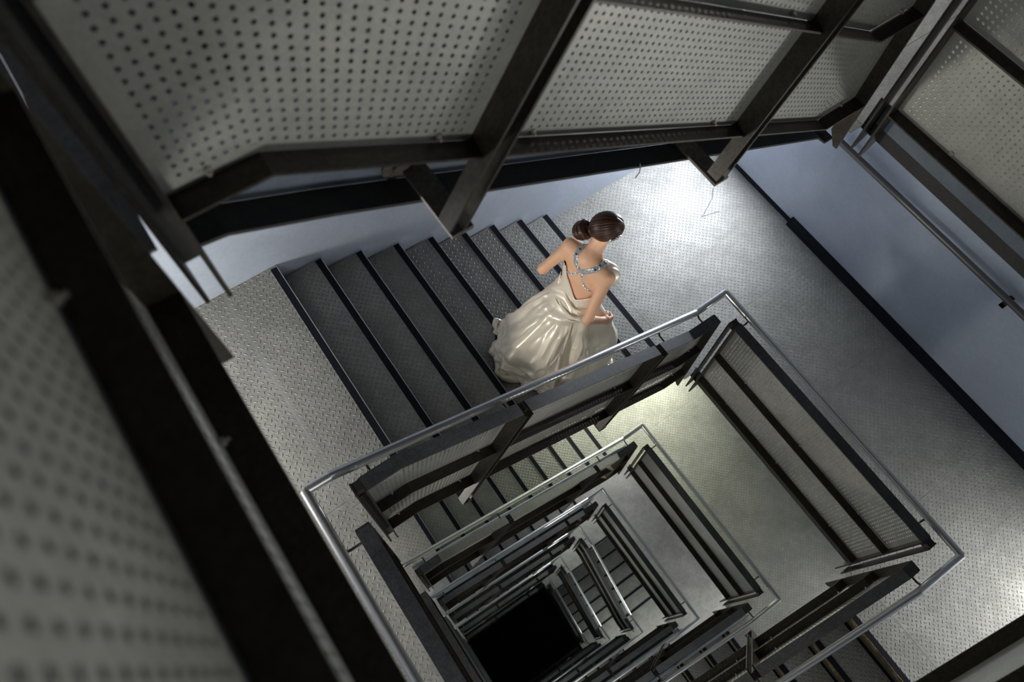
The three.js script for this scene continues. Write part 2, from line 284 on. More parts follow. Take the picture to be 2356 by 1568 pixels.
function guard(label, pos, rot, line, s0, s1, posts, detail, extra = []) {
  const t = thing('perforated_guard', label, 'railing', pos, rot);
  const gap = 0.021, C = v => () => v;
  const edges = [[C(s0), C(s0)]];
  for (const p of posts) { const f = h => p.foot + (p.top - p.foot) * (h - p.hf) / (HT - p.hf); edges.push([h => f(h) - gap, h => f(h) + gap, p.hf]); }
  edges.push([C(s1), C(s1)]);
  const fin = (f, hf, out = 0) => { // upright plate standing out from the sheet, pointed foot
    const pl = (h, n, w) => { const s = f(h); return V(s + w, lineAt(line, s) + h, n); }, a = GP - 0.012, b = GF + out, w = 0.005, hm = hf + 0.07;
    const q = (h0, h1, n0, n1, m0, m1) => hexa([pl(h0, n0, -w), pl(h0, n1, -w), pl(h0, n1, w), pl(h0, n0, w), pl(h1, m0, -w), pl(h1, m1, -w), pl(h1, m1, w), pl(h1, m0, w)]);
    const g = out ? [q(HB - 0.012, HT - 0.001, a, b, a, b), q(hf, HB - 0.0122, b - 0.055, b, b - 0.055, b)] : [q(hm, HT - 0.001, a, b, a, b), q(hf, hm, b - 0.022, b, a, b)];
    return part('post_plate', merge(g), M.frame, t);
  };
  for (let k = 0; k < edges.length; k++) {
    const [a, b, hf] = edges[k];
    if (k === 0) fin(b, -0.26); else if (k === edges.length - 1) fin(a, -0.26); else {
      fin(a, hf, 0.02); fin(b, hf, 0.02);
      // bracket arm from the post foot back to the stringer
      const sm = (a(hf + 0.04) + b(hf + 0.04)) / 2, y = lineAt(line, sm) + hf + 0.035;
      part('bracket_arm', box(sm - 0.034, sm + 0.034, y - 0.055, y - 0.04, WEB + 0.012, GF + 0.018), M.bracket, t);
      part('post_spacer', (() => { const f = h => (a(h) + b(h)) / 2; const P = (h, n, w) => V(f(h) + w, lineAt(line, f(h)) + h, n); const h0 = HB, h1 = HT - 0.003, w = gap - 0.0045; return hexa([P(h0, GP - 0.01, -w), P(h0, GF - 0.02, -w), P(h0, GF - 0.02, w), P(h0, GP - 0.01, w), P(h1, GP - 0.01, -w), P(h1, GF - 0.02, -w), P(h1, GF - 0.02, w), P(h1, GP - 0.01, w)]); })(), M.flange, t);
    }
  }
  for (const s of extra) { fin(() => s, -0.24); if (s < 0) part('post_spacer', box(s + 0.006, s0 - 0.006, lineAt(line, s) - 0.1, lineAt(line, s) + HT - 0.08, GP - 0.01, GF - 0.015), M.flange, t); const d = s < s0 ? s0 : s1; part('end_cap', box(Math.min(s, d) + 0.005, Math.max(s, d) - 0.005, lineAt(line, s) + HT - 0.07, lineAt(line, s) + HT - 0.008, GP - 0.01, GF - 0.02), M.flange, t); }
  for (let k = 0; k < edges.length - 1; k++) {
    const bay = { L: h => edges[k][1](h) + 0.0045, R: h => edges[k + 1][0](h) - 0.0045 };
    if (detail) {
      part('perforated_sheet', perforated(bay, HB + 0.001, HM - 0.009, line, detail > 1, 0.0262), M.panel, t);
      part('perforated_sheet', perforated(bay, HM + 0.001, HT - 0.011, line, detail > 1, 0.0262), M.panel, t);
    } else { part('sheet_panel', sheet(bay, HB + 0.001, HM - 0.009, line), M.panel, t); part('sheet_panel', sheet(bay, HM + 0.001, HT - 0.011, line), M.panel, t); }
    part('top_rail', shelf(bay, HT, line, GP - 0.014, GF, 0.01), M.topRail, t);
    part('middle_rail', shelf(bay, HM, line, GP + 0.0005, GF, 0.008), M.frame, t);
    part('bottom_rail', shelf(bay, HB, line, GP - 0.01, GF, 0.008), M.frame, t);
    if (detail) for (const h of [HB, HM]) {
      const a = bay.L(h), b = bay.R(h), n = Math.max(2, Math.round((b - a) / 0.62));
      for (let q = 0; q < n; q++) { const s = a + (b - a) * (q + 0.5) / n + (n === 2 ? (q ? 0.12 : -0.12) * (b - a) : 0); const bo = part('bolt', boltGeo, M.bolt, t); bo.position.set(s, lineAt(line, s) + h + 0.02, GP + 0.001); }
    }
  }
  return t;
}
// handrail tube with bent rod brackets, side frame
function handrail(label, pos, rot, pts, brackets, line) {
  const t = thing('handrail', label, 'handrail', pos, rot);
  part('rail_tube', pipe(pts.map(([s, y]) => V(s, y, 0)), 0.0245, 20), M.tube, t);
  const yAt = s => lineAt(pts, s);
  for (const s of brackets) { const y = yAt(s), g = lineAt(line, s) + HT - 0.04; part('bracket', pipe([V(s, y - 0.022, 0.008), V(s, y - 0.05, 0.03), V(s, Math.min(g, y - 0.055), GP - 0.03), V(s, Math.min(g, y - 0.055), GP - 0.012)], 0.007, 8), M.frame, t); }
  return t;
}
const LINE = {
  CA: [[-0.6, 0], [-0.074, 0], [2.19, -8 * R], [2.8, -8 * R]],
  AB: [[-0.2, 0], [2.6, 0]],
  ABs: [[-0.2, 0], [0.42, 0], [1.9, -6 * R], [2.6, -6 * R]],
  BD: [[-0.3, 0], [0.4, 0], [2.345, -1.17], [3.05, -11 * R], [3.4, -11 * R]],
  DC: [[-0.2, 0], [2.6, 0]],
};
const RAIL = {
  CA: [[xC, 1.017], [-0.37, 1.005], [2.367, -0.385], [xA, 1.017 - 8 * R]],
  AB: [[0, 1.017], [zB - zA, 1.017]],
  ABs: [[0, 1.017], [0.42, 1.017], [1.9, 1.017 - 6 * R], [zB - zA, 1.017 - 6 * R]],
  BD: [[0, 1.017], [0.38, 1.0], [2.345, -0.15], [3.0, 1.017 - 11 * R], [xA - xC, 1.017 - 11 * R]],
  DC: [[0, 1.017], [zB - zA, 1.017]],
};

for (let i = 0; i < 8; i++) {
  const L = LV[i], yA = L.y - 8 * R, w = WHERE[i], yB = yA - L.ab * R;
  const det = i === 0 ? 2 : i === 1 ? 1 : 0;
  if (i < 7) landing(i, 'A'); landing(i, 'C');
  if (i === 7) break;
  flight(i, 'CA'); flight(i, 'BD'); if (L.ab) flight(i, 'AB');
  const up = i === 0;
  guard(up ? "large perforated steel guard of the flight crossing the top of the picture" : i === 1 ? 'perforated steel guard beside the flight the woman walks down' : `steel guard of the far flight ${w}`,
    [0, L.y, zA], 0, LINE.CA, -0.264, 2.43,
    up ? [{ foot: 0.305, top: 0.87, hf: -0.24 }, { foot: 1.485, top: 1.94, hf: -0.2 }] : [{ foot: 0.22, top: 0.675, hf: -0.3 }, { foot: 1.48, top: 1.84, hf: -0.2 }], det, [-0.31]);
  guard(up ? 'perforated steel guard at the right edge above the blue wall' : `steel guard along the landing right of the well ${w}`, [xA, yA, zA], -Math.PI / 2, L.ab ? LINE.ABs : LINE.AB, 0.265, 2.085, [], det, [0.215, 2.135]);
  guard(up ? 'steel guard of the flight cut off at the lower right corner' : `steel guard of the lower right flight ${w}`, [xA, yB, zB], Math.PI, LINE.BD, 0.315, 2.92, [{ foot: up ? 0.76 : 0.95, top: up ? 1.2 : 1.42, hf: -0.3 }, { foot: 2.1, top: 2.5, hf: -0.3 }], up ? 0 : det, []);
  guard(up ? 'blurred perforated steel guard filling the left edge close to the camera' : `steel guard along the landing left of the well ${w}`, [xC, L.y, zB], Math.PI / 2, LINE.DC, 0.2, 1.99, [], det, []);
  const hl = (s) => `round steel handrail ${s} ${w}`;
  handrail(i === 1 ? 'bright round steel handrail beside the woman' : hl('over the far flight'), [0, L.y, zA], 0, RAIL.CA, [-0.2, 0.62, 1.95, 2.38], LINE.CA);
  handrail(hl('along the landing right of the well'), [xA, yA, zA], -Math.PI / 2, L.ab ? RAIL.ABs : RAIL.AB, [0.27, 2.0], L.ab ? LINE.ABs : LINE.AB);
  handrail(hl('over the lower right flight'), [xA, yB, zB], Math.PI, RAIL.BD, [0.33, 1.4], LINE.BD);
  handrail(hl('along the landing left of the well'), [xC, L.y, zB], Math.PI / 2, RAIL.DC, [0.3, 1.95], LINE.DC);
}

// ------------------------------------------------------------------ wall handrail, skirting
{
  const y = LV[1].y - 9 * R;
  const t = thing('wall_handrail', 'dark round handrail on the blue wall right of the landing', 'handrail', [xE, y, 0]);
  part('rail_tube', pipe([V(-0.1, 1.28, -0.02), V(-0.1, 1.28, 4.3)], 0.026, 18), M.darkTube, t);
  for (const z of [1.72, 3.2]) part('bracket', merge([box(-0.115, -0.004, 1.2, 1.235, z - 0.02, z + 0.02), box(-0.115, -0.085, 1.2, 1.262, z - 0.02, z + 0.02)]), M.frame, t);
  const sk = (name, z0, z1, h, d) => { const m = struct(name, box(xE - d, xE - 0.0005, y + 0.0005, y + h, z0, z1), M.skirting); };
  sk('baseboard_east', zW + 0.01, -0.02, 0.05, 0.012); sk('baseboard_right', -0.02, zE - 0.01, 0.1, 0.05);
  const m = struct('baseboard_south', box(2.3, xE - 0.06, y + 0.0005, y + 0.1, zE - 0.03, zE - 0.0005), M.skirting);
}

// ------------------------------------------------------------------ loose wires left on the steel
tag(part(numbered('loose_wire'), pipe([V(1.48, 2.06, 0.66), V(1.50, 1.98, 0.665), V(1.475, 1.9, 0.675), V(1.44, 1.93, 0.69), V(1.50, 1.955, 0.72)], 0.0012, 6), M.wire, scene), 'thin loose wire hanging from the bracket foot beside the lit landing', 'wire');
tag(part(numbered('cable_tie'), pipe([V(1.185, 2.262, 0.506), V(1.192, 2.235, 0.507), V(1.188, 2.21, 0.512), V(1.17, 2.195, 0.515)], 0.0022, 6), M.wire, scene), 'pale cable tie hanging off the flight edge above the lit landing', 'cable tie');

// ------------------------------------------------------------------ the woman
{
  const base = V(1.62, -6 * R, 0.0);
  const P0 = thing('person', 'woman with dark hair in a low bun and a pale satin gown, walking down', 'person', [base.x, base.y, base.z]);
  // smooth-minimum distance fields over tapered capsules and ellipsoids
  const cap = (a, b, r0, r1) => { const bx = b[0] - a[0], by = b[1] - a[1], bz = b[2] - a[2], bb = bx * bx + by * by + bz * bz; return (x, y, z) => { const px = x - a[0], py = y - a[1], pz = z - a[2]; let t = (px * bx + py * by + pz * bz) / bb; t = t < 0 ? 0 : t > 1 ? 1 : t; const dx = px - bx * t, dy = py - by * t, dz = pz - bz * t; return Math.sqrt(dx * dx + dy * dy + dz * dz) - (r0 + (r1 - r0) * t); }; };
  const smin = (a, b, k) => { const h = Math.max(k - Math.abs(a - b), 0) / k; return Math.min(a, b) - h * h * k * 0.25; };
  const uni = (list, k) => (x, y, z) => { let d = 1e3; for (const f of list) d = smin(d, f(x, y, z), k); return d; };
  function nets(f, lo, hi, c) {               // naive surface nets
    const n = [0, 1, 2].map(i => Math.ceil((hi[i] - lo[i]) / c) + 1), [nx, ny, nz] = n, val = new Float32Array(nx * ny * nz);
    for (let k = 0; k < nz; k++) for (let j = 0; j < ny; j++) for (let i = 0; i < nx; i++) val[i + nx * (j + ny * k)] = f(lo[0] + i * c, lo[1] + j * c, lo[2] + k * c);
    const id = new Int32Array(nx * ny * nz).fill(-1), pos = [], idx = [], at = (i, j, k) => i + nx * (j + ny * k);
    for (let k = 0; k < nz - 1; k++) for (let j = 0; j < ny - 1; j++) for (let i = 0; i < nx - 1; i++) {
      let cnt = 0, sx = 0, sy = 0, sz = 0, m = 0;
      for (let q = 0; q < 8; q++) if (val[at(i + (q & 1), j + (q >> 1 & 1), k + (q >> 2))] < 0) m |= 1 << q;
      if (m === 0 || m === 255) continue;
      for (const [a, b] of [[0, 1], [2, 3], [4, 5], [6, 7], [0, 2], [1, 3], [4, 6], [5, 7], [0, 4], [1, 5], [2, 6], [3, 7]]) {
        if ((m >> a & 1) === (m >> b & 1)) continue;
        const va = val[at(i + (a & 1), j + (a >> 1 & 1), k + (a >> 2))], vb = val[at(i + (b & 1), j + (b >> 1 & 1), k + (b >> 2))], t = va / (va - vb);
        sx += (a & 1) + ((b & 1) - (a & 1)) * t; sy += (a >> 1 & 1) + ((b >> 1 & 1) - (a >> 1 & 1)) * t; sz += (a >> 2) + ((b >> 2) - (a >> 2)) * t; cnt++;
      }
      id[at(i, j, k)] = pos.length / 3; pos.push(lo[0] + (i + sx / cnt) * c, lo[1] + (j + sy / cnt) * c, lo[2] + (k + sz / cnt) * c);
    }
    const quad = (a, b, cc, d, flip) => { if (a < 0 || b < 0 || cc < 0 || d < 0) return; if (flip) idx.push(a, cc, b, a, d, cc); else idx.push(a, b, cc, a, cc, d); };
    for (let k = 1; k < nz - 1; k++) for (let j = 1; j < ny - 1; j++) for (let i = 1; i < nx - 1; i++) {
      const s = val[at(i, j, k)] < 0;
      if (s !== val[at(i + 1, j, k)] < 0) quad(id[at(i, j - 1, k - 1)], id[at(i, j, k - 1)], id[at(i, j, k)], id[at(i, j - 1, k)], !s);
      if (s !== val[at(i, j + 1, k)] < 0) quad(id[at(i - 1, j, k - 1)], id[at(i - 1, j, k)], id[at(i, j, k)], id[at(i, j, k - 1)], !s);
      if (s !== val[at(i, j, k + 1)] < 0) quad(id[at(i - 1, j - 1, k)], id[at(i, j - 1, k)], id[at(i, j, k)], id[at(i - 1, j, k)], !s);
    }
    const nor = new Float32Array(pos.length), e = c * 0.5;
    for (let v = 0; v < pos.length; v += 3) { const [x, y, z] = [pos[v], pos[v + 1], pos[v + 2]]; const a = f(x + e, y, z) - f(x - e, y, z), b = f(x, y + e, z) - f(x, y - e, z), d = f(x, y, z + e) - f(x, y, z - e), l = Math.hypot(a, b, d) || 1; nor[v] = a / l; nor[v + 1] = b / l; nor[v + 2] = d / l; }
    const g = new THREE.BufferGeometry(); g.setAttribute('position', new THREE.Float32BufferAttribute(pos, 3)); g.setAttribute('normal', new THREE.Float32BufferAttribute(nor, 3)); g.setAttribute('uv', new THREE.Float32BufferAttribute(new Float32Array(pos.length / 3 * 2), 2)); g.setIndex(idx); return g;
  }
  const A3 = v => [v.x, v.y, v.z];
  // joints
  const Ls = V(1.645, 0.283, -0.205), Rs = V(1.698, 0.283, 0.115), Le = V(1.49, 0.02, -0.275), Re = V(1.52, 0.0, 0.2), Lw = V(1.702, -0.09, -0.345), Rw = V(1.655, -0.125, 0.225);
  const torso = [
    cap([1.668, 0.215, -0.135], [1.70, 0.215, 0.045], 0.083, 0.083), cap([1.66, 0.27, -0.13], [1.688, 0.27, 0.045], 0.058, 0.058),
    cap([1.645, 0.1, -0.105], [1.662, 0.1, 0.03], 0.088, 0.088), cap([1.62, 0.0, -0.085], [1.628, 0.0, 0.03], 0.08, 0.08),
    cap([1.585, -0.13, -0.1], [1.59, -0.13, 0.055], 0.105, 0.105), cap([1.72, 0.17, -0.1], [1.725, 0.17, -0.1], 0.062, 0.062), cap([1.735, 0.17, 0.03], [1.74, 0.17, 0.03], 0.062, 0.062),
    cap([1.628, 0.24, -0.125], [1.612, 0.14, -0.1], 0.045, 0.03), cap([1.65, 0.24, 0.045], [1.632, 0.14, 0.025], 0.045, 0.03),
  ];
  const neck = [cap([1.68, 0.3, -0.045], [1.775, 0.43, -0.085], 0.056, 0.052), cap([1.672, 0.315, -0.045], A3(Ls), 0.05, 0.046), cap([1.678, 0.315, -0.04], A3(Rs), 0.05, 0.046)];
  const arms = [cap(A3(Ls), A3(Le), 0.047, 0.034), cap(A3(Rs), A3(Re), 0.047, 0.034), cap(A3(Le), A3(Lw), 0.035, 0.024), cap(A3(Re), A3(Rw), 0.035, 0.024)];
  const legs = [cap([1.585, -0.16, -0.085], [1.69, -0.58, -0.09], 0.085, 0.055), cap([1.59, -0.16, 0.05], [1.74, -0.55, 0.05], 0.085, 0.055), cap([1.69, -0.58, -0.09], [1.63, -0.95, -0.09], 0.052, 0.035), cap([1.74, -0.55, 0.05], [1.72, -0.94, 0.05], 0.052, 0.035), cap([1.62, -0.975, -0.09], [1.75, -0.995, -0.09], 0.035, 0.026), cap([1.71, -0.965, 0.05], [1.785, -0.985, 0.05], 0.035, 0.03)];
  const tors = uni(torso, 0.05), nk = uni(neck, 0.05), arm = uni(arms, 0.02), leg = uni(legs, 0.03);
  const body = (x, y, z) => smin(smin(smin(tors(x, y, z), nk(x, y, z), 0.05), arm(x, y, z), 0.035), leg(x, y, z), 0.05);
  // head frame
  const hc = V(1.812, 0.482, -0.088), f = V(0.80, -0.36, 0.40).normalize(), rt = f.clone().cross(V(0, 1, 0)).normalize(), up = rt.clone().cross(f).normalize();
  const loc = (x, y, z) => { const p = [x - hc.x, y - hc.y, z - hc.z]; return [p[0] * f.x + p[1] * f.y + p[2] * f.z, p[0] * up.x + p[1] * up.y + p[2] * up.z, p[0] * rt.x + p[1] * rt.y + p[2] * rt.z]; };
  const W = (a, b, c) => V(hc.x + f.x * a + up.x * b + rt.x * c, hc.y + f.y * a + up.y * b + rt.y * c, hc.z + f.z * a + up.z * b + rt.z * c);
  const ell = (p, c, r) => { const x = (p[0] - c[0]) / r[0], y = (p[1] - c[1]) / r[1], z = (p[2] - c[2]) / r[2], l = Math.hypot(x, y, z); return (l - 1) * Math.min(...r); };
  const headF = (x, y, z) => {
    const p = loc(x, y, z), q = [p[0], p[1], Math.abs(p[2])];
    let d = ell(p, [-0.012, 0.03, 0], [0.098, 0.09, 0.078]);
    d = smin(d, ell(p, [0.032, -0.035, 0], [0.058, 0.072, 0.056]), 0.03); d = smin(d, ell(p, [0.06, -0.09, 0], [0.024, 0.022, 0.024]), 0.03);
    d = smin(d, cap([0.086, 0.012, 0], [0.106, -0.028, 0], 0.008, 0.012)(...p), 0.012);          // nose
    d = smin(d, cap([0.082, -0.056, -0.016], [0.082, -0.056, 0.016], 0.009, 0.009)(...p), 0.01);  // lips
    d = smin(d, ell(q, [0.066, -0.02, 0.034], [0.025, 0.022, 0.02]), 0.02);                        // cheeks
    d = -smin(-d, ell(q, [0.094, 0.008, 0.031], [0.014, 0.012, 0.016]), 0.012);                    // eye sockets
    d = smin(d, ell(q, [0.079, 0.006, 0.031], [0.011, 0.011, 0.012]), 0.003);
    d = smin(d, ell(q, [-0.004, -0.012, 0.075], [0.016, 0.028, 0.009]), 0.006);                    // ears
    return smin(d, cap([1.68, 0.3, -0.045], [1.775, 0.43, -0.085], 0.056, 0.052)(x, y, z), 0.03);
  };
  // hands: palm and five fingers curled round the cloth
  function hand(w, e, side) {
    const d = V(0, 0, 0).subVectors(w, e).normalize(), pn = V(0.1, -0.25, side).addScaledVector(d, -d.dot(V(0.1, -0.25, side))).normalize(), kx = d.clone().cross(pn).normalize();
    if (kx.y < 0) kx.negate();
    const at = (a, b, c) => A3(w.clone().addScaledVector(d, a).addScaledVector(pn, b).addScaledVector(kx, c));
    const palm = uni([cap(at(0, 0, 0), at(0.03, 0, 0.012), 0.022, 0.019), cap(at(0.03, 0, -0.02), at(0.075, 0.004, -0.024), 0.016, 0.013), cap(at(0.03, 0, 0.0), at(0.08, 0.002, 0), 0.017, 0.013), cap(at(0.03, 0, 0.018), at(0.08, 0.004, 0.022), 0.016, 0.013)], 0.015);
    const fingers = [];
    [[-0.029, 0.86], [-0.010, 0.98], [0.010, 1.04], [0.029, 0.95]].forEach(([c, s]) => {
      const k0 = [0.08, 0.004, c], k1 = [0.08 + 0.026 * s, 0.004 + 0.03 * s, c * 1.02], k2 = [k1[0] - 0.006 * s, k1[1] + 0.027 * s, c], k3 = [k2[0] - 0.021 * s, k2[1] + 0.006 * s, c * 0.96];
      fingers.push(uni([cap(at(...k0), at(...k1), 0.0098, 0.009), cap(at(...k1), at(...k2), 0.009, 0.0082), cap(at(...k2), at(...k3), 0.0082, 0.0072)], 0.004));
    });
    const th = uni([cap(at(0.018, 0.008, 0.022), at(0.05, 0.03, 0.036), 0.0125, 0.0105), cap(at(0.05, 0.03, 0.036), at(0.082, 0.05, 0.026), 0.0105, 0.0085)], 0.006);
    const fore = cap(A3(e), A3(w), 0.035, 0.024);
    return (x, y, z) => { let q = smin(palm(x, y, z), fore(x, y, z), 0.02); q = smin(q, th(x, y, z), 0.008); let g = 1e3; for (const ff of fingers) g = Math.min(g, ff(x, y, z)); return smin(q, g, 0.006); };
  }
  const around = (p, r) => [[p.x - r, p.y - r, p.z - r], [p.x + r, p.y + r, p.z + r]];
  const inv = g => g.translate(-base.x, -base.y, -base.z);
  const headClip = (x, y, z) => Math.max(headF(x, y, z), 0.385 - y);
  const handClip = (w, e, side) => { const h = hand(w, e, side), d = V(0, 0, 0).subVectors(w, e).normalize(); return (x, y, z) => Math.max(h(x, y, z), -((x - w.x) * d.x + (y - w.y) * d.y + (z - w.z) * d.z) - 0.05); };
  const hR = handClip(Rw, Re, -1), hL = handClip(Lw, Le, 1);
  const skinGeo = merge([nets(body, [1.4, -1.05, -0.36], [1.92, 0.47, 0.31], 0.0095), nets(headClip, ...around(hc, 0.165), 0.0042), nets(hR, ...around(Rw.clone().add(V(0.04, -0.03, 0)), 0.13), 0.0034), nets(hL, ...around(Lw.clone().add(V(0.04, -0.03, 0)), 0.13), 0.0034)]);
  const skin = new THREE.MeshPhysicalMaterial({ name: 'skin', color: new THREE.Color(0.76, 0.43, 0.265), roughness: 0.5, sheen: 0.2, sheenRoughness: 0.5, sheenColor: new THREE.Color(0.6, 0.3, 0.2) });
  part('body', inv(skinGeo), skin, P0);

  // hair cap, combed back from the parting to the bun
  const bunC = V(1.715, 0.43, -0.185), ax = V(0, 0, 0).subVectors(W(-0.0, 0.03, 0), bunC).normalize(), b1 = ax.clone().cross(up).normalize(), b2 = b1.clone().cross(ax);
  const phi = (x, y, z) => { const p = V(x, y, z).sub(bunC); return Math.atan2(p.dot(b1), p.dot(b2)); };
  const hairF = (x, y, z) => {
    const p = loc(x, y, z); let d = ell(p, [-0.014, 0.032, 0], [0.115, 0.106, 0.093]);
    const ph = phi(x, y, z); d += 0.0007 * Math.sin(ph * 38 + 3 * Math.sin(ph * 7) + 14 * p[0]) + 0.0005 * Math.sin(ph * 71 + 2.3 * Math.sin(ph * 13) - 9 * p[1]);
    d += 0.006 * Math.exp(-(p[2] * p[2]) / 0.00006) * (p[0] > 0.0 ? Math.min(1, p[0] / 0.04) : 0);    // parting
    const cut = p[0] * 0.86 - p[1] * 0.5 - 0.028 - 0.02 * Math.max(0, p[1] / 0.09);
    d = -smin(-d, -cut, 0.012);
    return -smin(-d, p[1] + 0.062, 0.01);
  };
  const hairMat = new THREE.MeshPhysicalMaterial({ name: 'brown hair', vertexColors: true, roughness: 0.4, specularIntensity: 0.6 });
  const tintHair = g => { const p = g.attributes.position, c = []; for (let i = 0; i < p.count; i++) { const ph = phi(p.getX(i), p.getY(i), p.getZ(i)), k = 0.5 + 0.5 * Math.sin(ph * 37 + 3 * Math.sin(ph * 11)) * Math.sin(ph * 17 + 1); c.push(0.018 + 0.05 * k, 0.008 + 0.02 * k, 0.005 + 0.009 * k); } g.setAttribute('color', new THREE.Float32BufferAttribute(c, 3)); return g; };
  const hair = part('hair', inv(tintHair(nets(hairF, ...around(hc, 0.15), 0.0036))), hairMat, P0);
  // bun of coiled locks
  {
    const locks = []; seed = 77;
    const bx = ax.clone().negate();
    for (let k = 0; k < 15; k++) {
      const t0 = rnd() * 6.28, tilt = (rnd() - 0.5) * 1.1, rr = 0.03 + 0.026 * rnd(), off = (rnd() - 0.35) * 0.05, pts = [];
      for (let q = 0; q <= 22; q++) { const a = t0 + q / 22 * (3.6 + 1.5 * (k % 3)); pts.push(bunC.clone().addScaledVector(bx, off + 0.012 * Math.sin(a + tilt * 2) + tilt * 0.02 * Math.cos(a)).addScaledVector(b1, Math.cos(a) * (rr + 0.004 * Math.sin(3 * a))).addScaledVector(b2, Math.sin(a) * (rr + 0.006 * Math.cos(2 * a)))); }
      const g = new THREE.TubeGeometry(new THREE.CatmullRomCurve3(pts), 44, 0.0165, 10), p = g.attributes.position, uv = g.attributes.uv, n = g.attributes.normal, c = [];
      for (let i = 0; i < p.count; i++) { const w = uv.getY(i), e = 0.0012 * Math.sin(w * 6.283 * 7 + uv.getX(i) * 9), kk = 0.5 + 0.5 * Math.sin(w * 6.283 * 5 + uv.getX(i) * 7 + k); p.setXYZ(i, p.getX(i) + n.getX(i) * e, p.getY(i) + n.getY(i) * e, p.getZ(i) + n.getZ(i) * e); c.push(0.02 + 0.075 * kk, 0.009 + 0.03 * kk, 0.0055 + 0.014 * kk); }
      g.computeVertexNormals(); g.setAttribute('color', new THREE.Float32BufferAttribute(c, 3)); g.deleteAttribute('uv'); locks.push(g.toNonIndexed());
    }
    const core = new THREE.SphereGeometry(0.045, 20, 14).translate(bunC.x, bunC.y, bunC.z); core.setAttribute('color', new THREE.Float32BufferAttribute(new Float32Array(core.attributes.position.count * 3).map((_, i) => [0.05, 0.022, 0.012][i % 3]), 3)); core.deleteAttribute('uv'); locks.push(core.toNonIndexed()); const mid = bunC.clone().lerp(hc, 0.42), c2 = new THREE.SphereGeometry(0.046, 20, 14).translate(mid.x, mid.y, mid.z); c2.setAttribute('color', new THREE.Float32BufferAttribute(new Float32Array(c2.attributes.position.count * 3).map((_, i) => [0.05, 0.022, 0.012][i % 3]), 3)); c2.deleteAttribute('uv'); locks.push(c2.toNonIndexed());
    part('bun', inv(mergeGeometries(locks)), hairMat, hair);
  }
  // crystal comb on the right side of the head
  const crystal = new THREE.MeshPhysicalMaterial({ name: 'crystal', color: new THREE.Color(0.75, 0.77, 0.78), roughness: 0.12, metalness: 0.75 });
  const darkStone = new THREE.MeshPhysicalMaterial({ name: 'dark stone', color: new THREE.Color(0.12, 0.14, 0.17), roughness: 0.1, metalness: 0.5 });
  {
    const list = []; seed = 5;
    for (let k = 0; k < 16; k++) {
      const a = 0.045 - 0.062 * (k / 15) + 0.004 * (rnd() - 0.5), b = 0.062 - 0.05 * (k / 15) + 0.014 * (rnd() - 0.5);
      const q = [(a + 0.014) / 0.115, (b - 0.032) / 0.106], c = 0.093 * Math.sqrt(Math.max(0.05, 1 - q[0] * q[0] - q[1] * q[1])) + 0.004;
      const g = new THREE.OctahedronGeometry(1, 0); g.scale(0.0055 + 0.004 * rnd(), 0.0035, 0.013 + 0.006 * rnd()); g.rotateX(rnd() * 3); g.rotateY(rnd() * 6); g.rotateZ(rnd() * 3);
      const w = W(a, b, c); g.translate(w.x, w.y, w.z); list.push(g);
    }
    part('hair_comb', inv(merge(list)), crystal, hair);
    const ew = W(-0.004, -0.052, 0.078); part('earring', inv(merge([new THREE.OctahedronGeometry(0.005).translate(ew.x, ew.y, ew.z), new THREE.OctahedronGeometry(0.007).translate(ew.x, ew.y - 0.014, ew.z)])), crystal, P0);
  }

  // gown
  const satin = new THREE.MeshPhysicalMaterial({ name: 'champagne satin', color: new THREE.Color(0.90, 0.81, 0.665), roughness: 0.35, metalness: 0.18, sheen: 0.4, sheenRoughness: 0.35, sheenColor: new THREE.Color(0.5, 0.46, 0.4), side: THREE.DoubleSide });
  {
    const bod = (x, y, z) => { const fr = Math.min(1, Math.max(0, (x - 1.68) / 0.08)); const sw = 0.0035 * Math.sin((y + 0.5 * (z + 0.02) * (z + 0.02) * 9) * 95) * (x < 1.6 ? Math.exp(-Math.pow((y + 0.06) / 0.09, 2)) : fr); return smin(tors(x, y, z), Math.hypot(x - 1.738, y - 0.258, z - 0.1) - 0.056, 0.05) - 0.011 - sw; };
    const g = nets(bod, [1.42, -0.2, -0.3], [1.9, 0.36, 0.24], 0.006), p = g.attributes.position, idx = [];
    const ok = i => { const x = p.getX(i), y = p.getY(i), z = p.getZ(i), cx = 1.63 + 0.25 * (y - 0.0) - 0.03 * Math.min(1, Math.max(0, (z - 0.02) / 0.05)), s = Math.min(1, Math.max(0, (x - cx) / 0.05)); const back = z < 0.04 ? 0.01 + 2.85 * Math.pow(0.04 - z, 1.6) : 0.01 + 1.0 * (z - 0.04), front = 0.285 + 0.09 * Math.min(1, Math.max(0, (z - 0.0) / 0.06)) - 0.5 * Math.max(0, -z - 0.13); return y < Math.min(back, 0.2) * (1 - s) + front * s; };
    const G = g.index.array; for (let k = 0; k < G.length; k += 3) if (ok(G[k]) && ok(G[k + 1]) && ok(G[k + 2])) idx.push(G[k], G[k + 1], G[k + 2]);
    g.setIndex(idx); const bm = part('gown_bodice', inv(g), satin, P0);
    const edge = []; for (let z = -0.165; z < 0.125; z += 0.006) { const y = z < 0.04 ? 0.01 + 2.85 * Math.pow(0.04 - z, 1.6) : 0.01 + (z - 0.04); let x = 1.4; for (let k = 0; k < 80; k++) { const d = bod(x, y, z); x += Math.max(0.0006, d * 0.7); if (d < 0.0004) break; } if (x < 1.7 && y < 0.2) edge.push(V(x, y, z)); }
    part('neckline_edge', inv(pipe(edge, 0.0055, 10)), satin, bm);
  }
